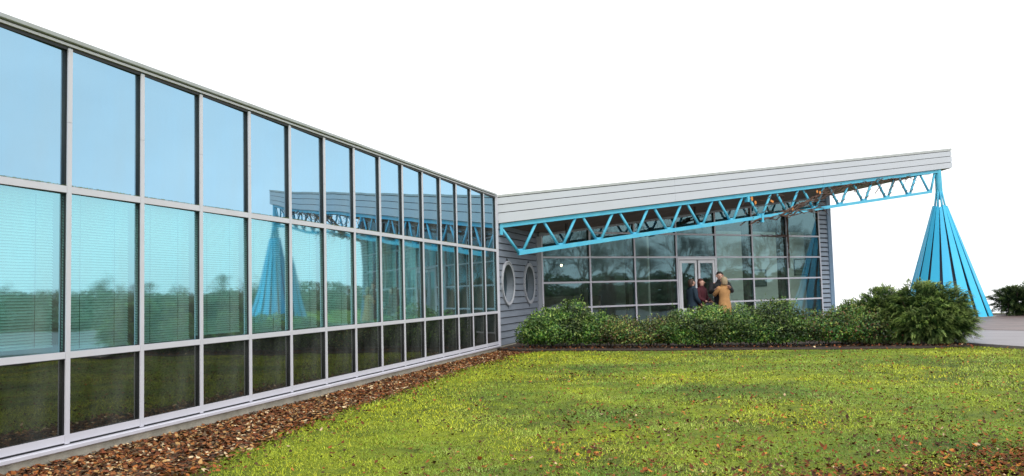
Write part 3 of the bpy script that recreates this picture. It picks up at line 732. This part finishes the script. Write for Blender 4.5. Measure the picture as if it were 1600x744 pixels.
b.build('stems', M['vine'], fv)

# ------------------------------------------------------------------ leaf litter and grass
LE = [(5.0, -4.15), (5.39, -4.23), (7.6, -4.65), (10.74, -4.97), (14, -5.15), (17.9, -5.25), (19, -4.9)]
def bed_edge(y): return np.interp(y, [a for a, b in LE], [b for a, b in LE])
def bedh(x, y):
    e = bed_edge(y); t = np.clip((e-x)/.5, 0, 1); return .008*t+.02*t*fbm(x, y, 1.6, 8, 2)
def strip_bed():
    ys = np.arange(2.5, 20.9, .25); V = []; F = []; nx = 9
    for y in ys:
        e = float(bed_edge(y)); e += .12*noise.noise(Vector((y*1.3, 0, 4)))
        for k in range(nx): 
            x = -5.95+(e+5.95)*k/(nx-1); V.append((x, y, gzf(x, y)+float(bedh(np.array(x), np.array(y)))-(.015 if k == nx-1 else -.004)))
    for j in range(len(ys)-1):
        for i in range(nx-1): q = j*nx+i; F.append((q, q+1, q+nx+1, q+nx))
    me = bpy.data.meshes.new('litter_bed'); me.from_pydata(V, [], F); me.materials.append(M['soil']); link('litter_bed', me, kind='structure')
strip_bed()
def leaves(name, P, label, size, cs, ws, flat=.4, curl=.4):
    n = len(P); a = rng.random(n)*6.283; tl = rng.normal(0, flat, (n, 2)); s = size*rng.uniform(.55, 1.35, n)
    ex = np.c_[np.cos(a), np.sin(a), tl[:, 0]]; ey = np.c_[-np.sin(a), np.cos(a), tl[:, 1]]; ez = np.array([0, 0, 1.])
    S_ = s[:, None]; cur = rng.uniform(-.1, curl, n)[:, None]*S_*ez
    v0 = P-ex*S_*.5+cur; v1 = P-ex*S_*.12+ey*S_*.32+cur*.5; v2 = P-ex*S_*.12-ey*S_*.32+cur*.7; v3 = P+ex*S_*.22+ey*S_*.24+cur*.4; v4 = P+ex*S_*.22-ey*S_*.24+cur*.6; v5 = P+ex*S_*.55+cur; vc = P
    V = np.stack([v0, v1, v3, v5, v4, v2, vc], 1).reshape(-1, 3)
    o = (np.arange(n)*7)[:, None]; T = np.concatenate([np.c_[o+i, o+(i+1) % 6, o+6] for i in range(6)])
    C = np.repeat(pal(n, cs, ws), 7, 0); V[:, 2] = np.maximum(V[:, 2], np.repeat(P[:, 2], 7)-.012)
    ob = link(name, npmesh(name, V, T, M['litter'], C, 3), kind='stuff'); ob['label'] = label; ob['category'] = 'leaves'; return ob
LC = [(.17, .055, .026), (.27, .105, .04), (.44, .26, .10), (.07, .038, .022), (.66, .50, .30), (.32, .11, .03), (.13, .085, .05)]; LW = [3.2, 2.8, 1.9, 3.2, 1.1, 1.4, 2.4]
n = 44000; y = 3.5+(19.9-3.5)*rng.random(n)**1.35; e = bed_edge(y)+.2*(fbm(y, y*0, 1.1, 2, 3)-.5)*2+rng.normal(0, .07, n)+.25*rng.random(n)**7; x = -5.9+(e+5.9)*rng.random(n)
z = gz(x, y)+bedh(x, y)+rng.random(n)*.025
leaves('leaf_litter', np.c_[x, y, z], 'deep bed of fallen brown leaves along the foot of the glass wing', .048, LC, LW, .28, .22)
def lawn_ok(x, y):
    e = bed_edge(np.clip(y, 4, 19))+.18*(fbm(x, y, 1.5, 41, 3)-.5); ok = (x > e) & (y > .5) & (y-.5*(fbm(x, y, 1.8, 43, 3)-.5)-.03 < np.interp(x, [-5.2, -3, 0, 3.2, 4.45, 5.2, 7], [18.5, 18.35, 18.15, 18.35, 19, 17.8, 16.4])); return ok
# scattered leaves on the lawn: clumped, thick near the camera on the right
n = 260000; x = rng.uniform(-5, 7, n); y = rng.uniform(3.5, 19, n)
dens = .022+.2*np.clip(fbm(x, y, .8, 21, 4)-.52, 0, 1)+.07*(x > -2)*np.exp(-((y-7.5)/2.5)**2)+1.3*np.exp(-(((x-1.3)/1.0)**2+((y-6.15)/.5)**2))+1.3*np.exp(-(((x-2.2)/.7)**2+((y-7.0)/.65)**2))+.16*np.exp(-((x-bed_edge(y))/.4)**2)+.15*np.exp(-((x+.3)/1.2)**2-((y-5.2)/.5)**2)
ok = lawn_ok(x, y) & (rng.random(n) < dens*.8*(.4+1.2*fbm(x, y, 3, 31, 3))); x, y = x[ok], y[ok]
leaves('fallen_leaves', np.c_[x, y, gz(x, y)+.018], 'fallen brown leaves scattered over the mossy lawn, thickest at the near right', .036, [(.14, .048, .018), (.25, .08, .024), (.065, .032, .018), (.42, .17, .04), (.48, .34, .2)], [3.4, 2.2, 3.6, .9, .25], .35)
n = 1100; x = rng.uniform(-5.6, 4.2, n); y = rng.uniform(18.3, 19.3, n)
leaves('bed_leaves', np.c_[x, y, np.full(n, .03)], 'brown leaves lying under the shrubs', .045, LC, [3, 1, .3, 5, .15, 1, 3])
# grass
def grass():
    n = 640000; r = rng.random(n); y = 4.2+15*r**1.7; half = .75*y; x = rng.uniform(-1, 1, n)*half-.15*y; x = np.clip(x, -5.6, 7.4)+0
    jit = rng.normal(0, .02, n); x = x+jit
    ok = lawn_ok(x, y); x, y = x[ok], y[ok]; n = len(x)
    f = fbm(x, y, .55, 11, 4); g = fbm(x, y, 2.4, 12, 4); h = fbm(x, y, 6, 13, 3)
    keep = rng.random(n) < np.clip(.25+1.5*(g-.25), .15, 1); x, y, f, g, h = [q[keep] for q in (x, y, f, g, h)]; n = len(x)
    a = rng.random(n)*6.283; L = (.010+.022*rng.random(n)**1.8)*(.5+.8*h)*np.clip(.85+y/22, .8, 1.5); wd = .0017*np.clip(.7+y/5, .8, 3.2)*rng.uniform(.7, 1.4, n); lean = rng.uniform(.5, 2.2, n)
    z = gz(x, y); P = np.c_[x, y, z-.002]; D = np.c_[np.cos(a), np.sin(a), 0*a]; Sd = np.c_[-np.sin(a), np.cos(a), 0*a]
    tip = P+D*(L*lean*.7)[:, None]; tip[:, 2] += L*.8
    V = np.stack([P-Sd*wd[:, None], P+Sd*wd[:, None], tip], 1).reshape(-1, 3)
    yl = np.array([.48, .50, .02]); gn = np.array([.13, .27, .03]); dk = np.array([.04, .065, .02]); br = np.array([.19, .11, .04]); lt = np.array([.40, .50, .12])
    t = np.clip((f-.38)*4, 0, 1)[:, None]; c = gn*(1-t)+yl*t
    u = np.clip((g-.52)*4, 0, 1)[:, None]; c = c*(1-u*.55)+lt*u*.55
    v = np.clip((.46-g*.6-h*.4)*9, 0, 1)[:, None]; c = c*(1-v*.75)+dk*v*.75
    q = (rng.random(n) < .09+.30*np.clip((.5-f)*4, 0, 1)*np.clip((h-.4)*5, .2, 1.2)+.16*np.exp(-((y-7)/3)**2)*(h > .5)*(x > -2.5)); c[q] = br
    # moss is yellower beside the leaf bed
    m = np.exp(-((x-bed_edge(y)-.7)/.7)**2)[:, None]*.7; c = c*(1-m)+yl*m
    c = c*rng.uniform(.55, 1.45, (n, 1))
    o = link('grass', npmesh('grass', V, np.arange(3*n).reshape(-1, 3), M['grass'], np.repeat(c, 3, 0), 3), kind='stuff'); tag(o, 'short mossy yellow green grass of the lawn', 'grass')
grass()
# ------------------------------------------------------------------ trees across the lawn (seen as reflections in the glass)
def bare_tree_mesh(seed, H, depth=7):
    r = random.Random(seed); trunk = MB(); crown = MB()
    def br(p, d, L, rad, dep):
        q = p+d*L; mid_ = p+d*L*.5+Vector((r.uniform(-1, 1), r.uniform(-1, 1), 0))*L*.03
        (trunk if dep == depth else crown).tube([p, mid_, q], [rad, rad*.85, rad*.68], 5 if dep > 3 else 3, cap=False)
        if dep == 0: return
        k = 4 if dep >= depth-1 else 3
        for i in range(k):
            ax = d.orthogonal().normalized(); ax.rotate(Matrix.Rotation(r.uniform(0, 6.28), 3, d)); nd = d.copy(); nd.rotate(Matrix.Rotation(radians(r.uniform(16, 48)), 3, ax)); nd.z += .10; nd.normalize()
            br(q if i else p+d*L*.8, nd, L*r.uniform(.62, .84), rad*.6, dep-1)
    br(Vector((0, 0, -.1)), Vector((0, 0, 1)), H*.20, H*.0115, depth)
    return trunk.mesh('trunk', M['bark']), crown.mesh('crown', M['twig'])
M['twig'] = mat('haze_paled_twigs', (.24, .25, .24), .9, 0, .2, 5)  # twigs paled: distance haze put into their colour
bt = [bare_tree_mesh(3, 7.0, 7), bare_tree_mesh(8, 7.0, 7), bare_tree_mesh(12, 7.0, 7)]
def place_bare(i, x, y, s, rz, label, group):
    o = empty('bare_tree', label, 'tree', (x, y, gzf(x, y)), rz, group); o.scale = (s, s, s)
    link('trunk', bt[i % 3][0], o); link('crown', bt[i % 3][1], o)
TG = 'trees beyond the lawn seen as reflections in the glass wing'
def pol(az, d): return d*sin(radians(az)), d*cos(radians(az))
for i in range(19):
    az = 18.5+i*1.85; d = 92+8*((i*3) % 4); q = (.72, .95, .8, 1.0, .86)[(i*2) % 5]
    x, y = pol(az, d); place_bare(i, x, y, q, i*1.7, 'bare winter tree reflected in the cyan glass of the wing above the dark hedge line', TG)
for i, (x, y, q) in enumerate([(38, 15, 1.3), (41, 20, 1.45), (44, 26, 1.55), (50, 9, 1.4), (37, 29, 1.15), (40, 35, 1.4), (44, 4, 1.4), (47, 33, 1.6), (36, 23, 1.1), (48, 17, 1.7), (39, 9, 1.2), (42, 40, 1.5)]):
    place_bare(i+1, x, y, q, i*2.1, 'bare tree reflected in the tinted glass of the pavilion left of the doors', 'trees reflected in the pavilion glass')
def bush_mesh(seed, rx, ry, h, n, size):
    P, d, rad, idx = blob_points(n, [(0, 0, h*.45, rx, ry, h*.55), (-rx*.6, 0, h*.35, rx*.6, ry*.8, h*.5), (rx*.6, 0, h*.38, rx*.6, ry*.8, h*.45)], shell=.35)
    dd = d+rng.normal(0, .5, d.shape); t = np.cross(dd, rng.normal(0, 1, dd.shape)); t /= np.linalg.norm(t, axis=1)[:, None]; u = np.cross(dd/np.linalg.norm(dd, axis=1)[:, None], t); s = size
    V = np.stack([P-t*s, P+u*s*.7, P+t*s, P-u*s*.7], 1).reshape(-1, 3); C = np.repeat(pal(len(P), [(.06, .11, .05), (.09, .15, .06), (.13, .18, .08), (.10, .11, .07)], [3, 3, 1.5, 1]), 4, 0)  # greens paled, haze of distance put into the leaf colour
    return npmesh('foliage', V, np.arange(len(V)).reshape(-1, 4), M['leafcol'], C, 4)
bms = [bush_mesh(1, 7, 2.5, 3.6, 3500, .22), bush_mesh(2, 6, 2.5, 3.0, 3000, .22)]
bst = MB(); 
for k in range(10): bst.tube([(-4+k*.9, 0, 0), (-4.2+k*.95, .2, 2.0)], [.07, .03], 5)
bst = bst.mesh('stems', M['bark'])
def merge(name, label, m, items, kind='stuff'):
    Vs = []; Fs = []; Cs = []; off = 0
    for me, x, y, rz, sx, sy, sz in items:
        n = len(me.vertices); v = np.empty(n*3); me.vertices.foreach_get('co', v); v = v.reshape(-1, 3)*[sx, sy, sz]
        c = np.empty(n*4, dtype=np.float32); me.color_attributes['Col'].data.foreach_get('color', c)
        v2 = np.c_[v[:, 0]*cos(rz)-v[:, 1]*sin(rz)+x, v[:, 0]*sin(rz)+v[:, 1]*cos(rz)+y, v[:, 2]+gzf(x, y)]
        Vs.append(v2); Cs.append(c.reshape(-1, 4)[:, :3]); Fs.append(np.arange(n).reshape(-1, 4)+off); off += n
    o = link(name, npmesh(name, np.concatenate(Vs), np.concatenate(Fs), m, np.concatenate(Cs), 4), kind=kind); tag(o, label, 'thicket'); return o
it = []
for i in range(30):
    az = 18+i*1.25; d = 82+9*((i*5) % 4); x, y = pol(az, d); q = .5+.1*((i*7) % 5); it.append((bms[i % 2], x, y, -radians(az), q, q, q*(.8+.1*(i % 3))))
merge('far_thicket', 'distant evergreen thicket seen only as a reflection low in the cyan glass of the wing', M['leafcol'], it)
it = []
for i in range(9):
    x, y = 36+3*(i % 3), 0+5*i; it.append((bms[i % 2], x, y, pi/2+.2*i, .75, .75, .7+.2*(i % 2)))
merge('side_thicket', 'evergreen thicket seen only as a dark reflection in the pavilion glass', M['leafcol'], it)
it = []
for i in range(12):
    az = 27+i*2.3; x, y = pol(az, 40+4*(i % 3)); it.append((bms[(i+1) % 2], x, y, -radians(az), .42, .42, .34))
merge('low_ground_cover', 'low green shrubbery seen only as a reflection in the middle panes of the wing', M['leafcol'], it)

# ------------------------------------------------------------------ people
def skin_mesh(name, pts, edges, rads, m, sub=1):
    me = bpy.data.meshes.new(name+'_cage'); me.from_pydata(pts, edges, []); ob = bpy.data.objects.new(name+'_cage', me); COL.objects.link(ob)
    sk = ob.modifiers.new('s', 'SKIN'); sb = ob.modifiers.new('u', 'SUBSURF'); sb.levels = sub; sb.render_levels = sub
    for i, r in enumerate(rads):
        r = r if isinstance(r, tuple) else (r, r); me.skin_vertices[0].data[i].radius = r
    me.skin_vertices[0].data[0].use_root = True
    dg = bpy.context.evaluated_depsgraph_get(); new = bpy.data.meshes.new_from_object(ob.evaluated_get(dg)); new.name = name
    bpy.data.objects.remove(ob); bpy.data.meshes.remove(me); new.materials.clear(); new.materials.append(m)
    new.polygons.foreach_set('use_smooth', [True]*len(new.polygons)); return new
def person(label, loc, face, H, arms, coat, hem, legs, hair, hairlen, shoe, female=True, stride=.05, headturn=0, gloves=None, scarf=None):
    """local frame: faces -Y; arms = {side: (elbow, wrist)} in units of H relative to the ground centre"""
    o = empty('person', label, 'person', loc, face)
    h = H; sw = .105*h if female else .122*h
    P = []; E_ = []; Rd = []
    def add(p, r, par=None):
        P.append(Vector(p)*1.0); Rd.append(r)
        if par is not None: E_.append((par, len(P)-1))
        return len(P)-1
    pel = add((0, 0, .53*h), (.085*h, .06*h)); wa = add((0, 0, .62*h), (.072*h, .052*h), pel); ch = add((0, -.005*h, .73*h), (.085*h, .06*h), wa)
    nb = add((0, 0, .815*h), (.045*h, .04*h), ch); nk = add((0, -.006*h, .85*h), .032*h, nb)
    jw = add((0, -.018*h, .885*h), (.04*h, .042*h), nk); hd_ = add((0, -.012*h, .93*h), (.05*h, .057*h), jw); cr = add((0, -.004*h, .972*h), (.036*h, .042*h), hd_)
    for sx in (-1, 1):
        hp = add((sx*.05*h, 0, .5*h), .052*h, pel); kn = add((sx*(.055*h), -.01*h+sx*stride*h*.3, .28*h), .036*h, hp); an = add((sx*.055*h, .01*h+sx*stride*h*.7, .05*h), .024*h, kn); add((sx*.06*h, -.07*h+sx*stride*h*.7, .02*h), (.022*h, .016*h), an)
    fing = []
    for sx in (-1, 1):
        el, wr = [Vector(q)*h for q in arms[sx]]
        sh = add((sx*sw, 0, .80*h), .036*h, ch); e = add(el, .026*h, sh); w_ = add(wr, .019*h, e)
        d = (wr-el).normalized(); side = d.cross(Vector((0, 0, 1))).normalized() if abs(d.z) < .9 else Vector((0, -1, 0)); pm_ = add(wr+d*.035*h, (.021*h, .014*h), w_)
        nrm = d.cross(side).normalized()*(-1)
        for k in range(4):
            off = side*(k-1.5)*.011*h; L = (.038, .044, .042, .033)[k]*h
            a = add(wr+d*.055*h+off, .0062*h, pm_); b_ = add(wr+d*(.055*h+L*.55)+off+nrm*.006*h, .0056*h, a); add(wr+d*(.055*h+L*.85)+off+nrm*.02*h, .005*h, b_)
        a = add(wr+d*.025*h-side*.02*h, .0075*h, w_); add(wr+d*.05*h-side*.03*h+nrm*.01*h, .006*h, a)
    # nose
    me = skin_mesh('body', [tuple(p) for p in P], E_, Rd, M['skin']); body = link('body', me, o)
    b = MB(); b.tube([(0, -.066*h, .94*h), (0, -.082*h, .918*h), (0, -.068*h, .912*h)], [.004*h, .009*h, .005*h], 6); b.build('nose', M['skin'], body, smooth=True)
    for sx in (-1, 1):
        b = MB(); b.tube([(sx*.02*h, -.066*h, .937*h), (sx*.02*h, -.0705*h, .937*h)], [.007*h, .003*h], 8); b.build('eye', M['gasket'], body)
        b = MB(); b.tube([(sx*.05*h, -.012*h, .945*h), (sx*.056*h, -.005*h, .93*h), (sx*.049*h, -.012*h, .91*h)], [.008*h, .01*h, .005*h], 6); b.build('ear', M['skin'], body)
    b = MB(); b.tube([(-.014*h, -.064*h, .896*h), (0, -.069*h, .894*h), (.014*h, -.064*h, .896*h)], .0035*h, 5); b.build('mouth', M['lip'], body)
    # coat: lofted body with folds + sleeves
    b = MB(); K = 28; rg = []
    prof = [(.84, .04, .04), (.822, .07, .05), (.80, sw/h+.012, .062), (.76, sw/h+.016, .078), (.70, .108, .083), (.62, .098, .078), (.55, .11, .086)]
    z_ = .55
    while z_-.05 > hem: z_ -= .05; prof.append((z_, .112+(.55-z_)*.10, .09+(.55-z_)*.12))
    prof.append((hem, .114+(.55-hem)*.11, .092+(.55-hem)*.13))
    for z_, rx, ry in prof:
        fo = .05*max(0, min(1, (.66-z_)*5)); rg.append([(rx*h*cos(2*pi*k/K)*(1+fo*sin(k*2.2+z_*6)), ry*h*sin(2*pi*k/K)*(1+fo*cos(k*1.7+z_*9)), z_*h) for k in range(K)])
    b.rings(rg)
    for sx in (-1, 1):
        el, wr = [Vector(q)*h for q in arms[sx]]; s0 = Vector((sx*(sw-.02*h), 0, .805*h)); s1 = Vector((sx*(sw+.008*h), 0, .785*h))
        b.tube([s0, s1, (s1+el)/2, el, (el+wr)/2, wr+(wr-el).normalized()*.004*h], [.04*h, .047*h, .042*h, .038*h, .034*h, .03*h], 12)
    b.build('coat', coat, o, smooth=True)
    # collar
    b = MB(); b.rings([[(rx*h*cos(2*pi*k/20), ry*h*sin(2*pi*k/20)-.004*h, z_*h) for k in range(20)] for z_, rx, ry in ((.825, .07, .055), (.85, .05, .047), (.868, .052, .05), (.85, .044, .042))], close=False); b.build('collar', scarf or coat, o, smooth=True)
    for sx in (-1, 1):
        b = MB(); b.tube([(sx*.045*h, 0, .52*h), (sx*.052*h, -.005*h+sx*stride*h*.15, .40*h), (sx*.056*h, -.01*h+sx*stride*h*.3, .27*h), (sx*.056*h, .008*h+sx*stride*h*.65, .06*h)], [.062*h, .056*h, .046*h, .042*h], 12); b.build('trouser_leg', legs, o, smooth=True)
        b = MB(); y0 = sx*stride*h*.7; b.rings([[(sx*.058*h+rx*h*cos(2*pi*k/14), y0+yc*h+ry*h*sin(2*pi*k/14), z_*h) for k in range(14)] for z_, rx, ry, yc in ((.0, .03, .075, -.03), (.02, .031, .077, -.03), (.038, .028, .06, -.02), (.065, .025, .03, .008))]); b.build('shoe', shoe, o, smooth=True)
    # hair: shell of many lofted strands over the skull
    b = MB(); K = 22; rg = []
    hp = [(1.002, .016, .018, .004), (.994, .036, .04, .005), (.975, .052, .058, .008), (.95, .058, .062, .012), (.915, .061, .057, .02)]
    zz = .915
    while zz-.03 > hairlen: zz -= .03; hp.append((zz, .056, .046, .024))
    for z_, rx, ry, yc in hp:
        ring = []
        for k in range(K):
            a = 2*pi*k/K; yy = ry*sin(a); 
            if z_ < .957 and sin(a) < -.15: yy = max(yy, -.012+(.0 if z_ > .9 else .012)); 
            ring.append((rx*h*cos(a)*(1+.05*sin(k*3+z_*40)), (yy+yc)*h, z_*h+.004*h*sin(k*2.3)))
        rg.append(ring)
    b.rings(rg); b.build('hair', hair, o, smooth=True)
    return o
M['lip'] = mat('lips', (.4, .14, .12), .5)
c_black = cloth('black_jacket_cloth', (.014, .015, .018)); c_tan = cloth('camel_coat_cloth', (.42, .225, .085)); c_navy = cloth('navy_coat_cloth', (.012, .03, .05)); c_burg = cloth('burgundy_cloth', (.06, .007, .014))
c_pale = cloth('pale_grey_trousers', (.42, .43, .46)); c_dark = cloth('dark_trousers', (.02, .02, .025)); c_shoe = mat('black_shoe', (.015, .015, .015), .4)
h_black = mat('black_hair', (.012, .01, .01), .6, 0, .3, 20); h_blond = mat('grey_blond_hair', (.32, .25, .15), .6, 0, .3, 30); h_brown = mat('brown_hair', (.05, .028, .018), .6, 0, .3, 20); h_red = mat('dark_red_hair', (.07, .015, .012), .6, 0, .3, 20)
PZ_ = .03
person('man in a black jacket with short black hair hugging the woman in the camel coat', (-.86, 25.1, PZ_), radians(8), 1.74,
       {-1: ((-.17, -.07, .66), (-.10, -.2, .70)), 1: ((.18, -.08, .67), (.13, -.21, .72))}, c_black, .47, c_dark, h_black, .93, c_shoe, female=False)
person('woman in a long camel coat with grey blond hair leaning towards the man', (-.74, 24.78, PZ_), radians(215), 1.58,
       {-1: ((-.15, -.08, .70), (-.06, -.15, .80)), 1: ((.15, -.08, .68), (.05, -.16, .74))}, c_tan, .30, c_dark, h_blond, .85, c_shoe)
person('woman in a burgundy coat with dark red hair holding a black handbag', (-1.40, 25.1, PZ_), radians(62), 1.55,
       {-1: ((-.14, -.03, .63), (-.10, -.14, .58)), 1: ((.14, -.03, .63), (.09, -.15, .57))}, c_burg, .42, c_burg, h_red, .80, c_shoe, scarf=c_burg)
person('person in a navy coat and pale grey trousers facing away towards the doors', (-1.66, 24.95, PZ_), radians(125), 1.55,
       {-1: ((-.15, .0, .64), (-.13, -.09, .54)), 1: ((.15, .0, .64), (.13, -.10, .55))}, c_navy, .46, c_pale, h_brown, .84, c_shoe)
# handbag held by the woman in burgundy
bag = empty('handbag', 'dark blue black handbag hanging from the hand of the woman in burgundy', 'bag', (-1.12, 24.8, .60), radians(12))
b = MB(); b.rings([[(x*s, y*t, z) for x, y in ((-.17, -.05), (-.15, -.07), (.15, -.07), (.17, -.05), (.17, .05), (.15, .07), (-.15, .07), (-.17, .05))] for z, s, t in ((0, .95, .8), (.03, 1.05, 1.05), (.2, 1, .9), (.27, .9, .45))]); b.build('pouch', cloth('dark_handbag_leather', (.02, .022, .035)), bag, bevel=.006)
for y in (-.035, .035):
    b = MB(); b.tube([(-.09, y, .25), (-.085, y, .36), (-.04, y, .43), (.04, y, .43), (.085, y, .36), (.09, y, .25)], .009, 6); b.build('handle', M['gasket'], bag, smooth=True)
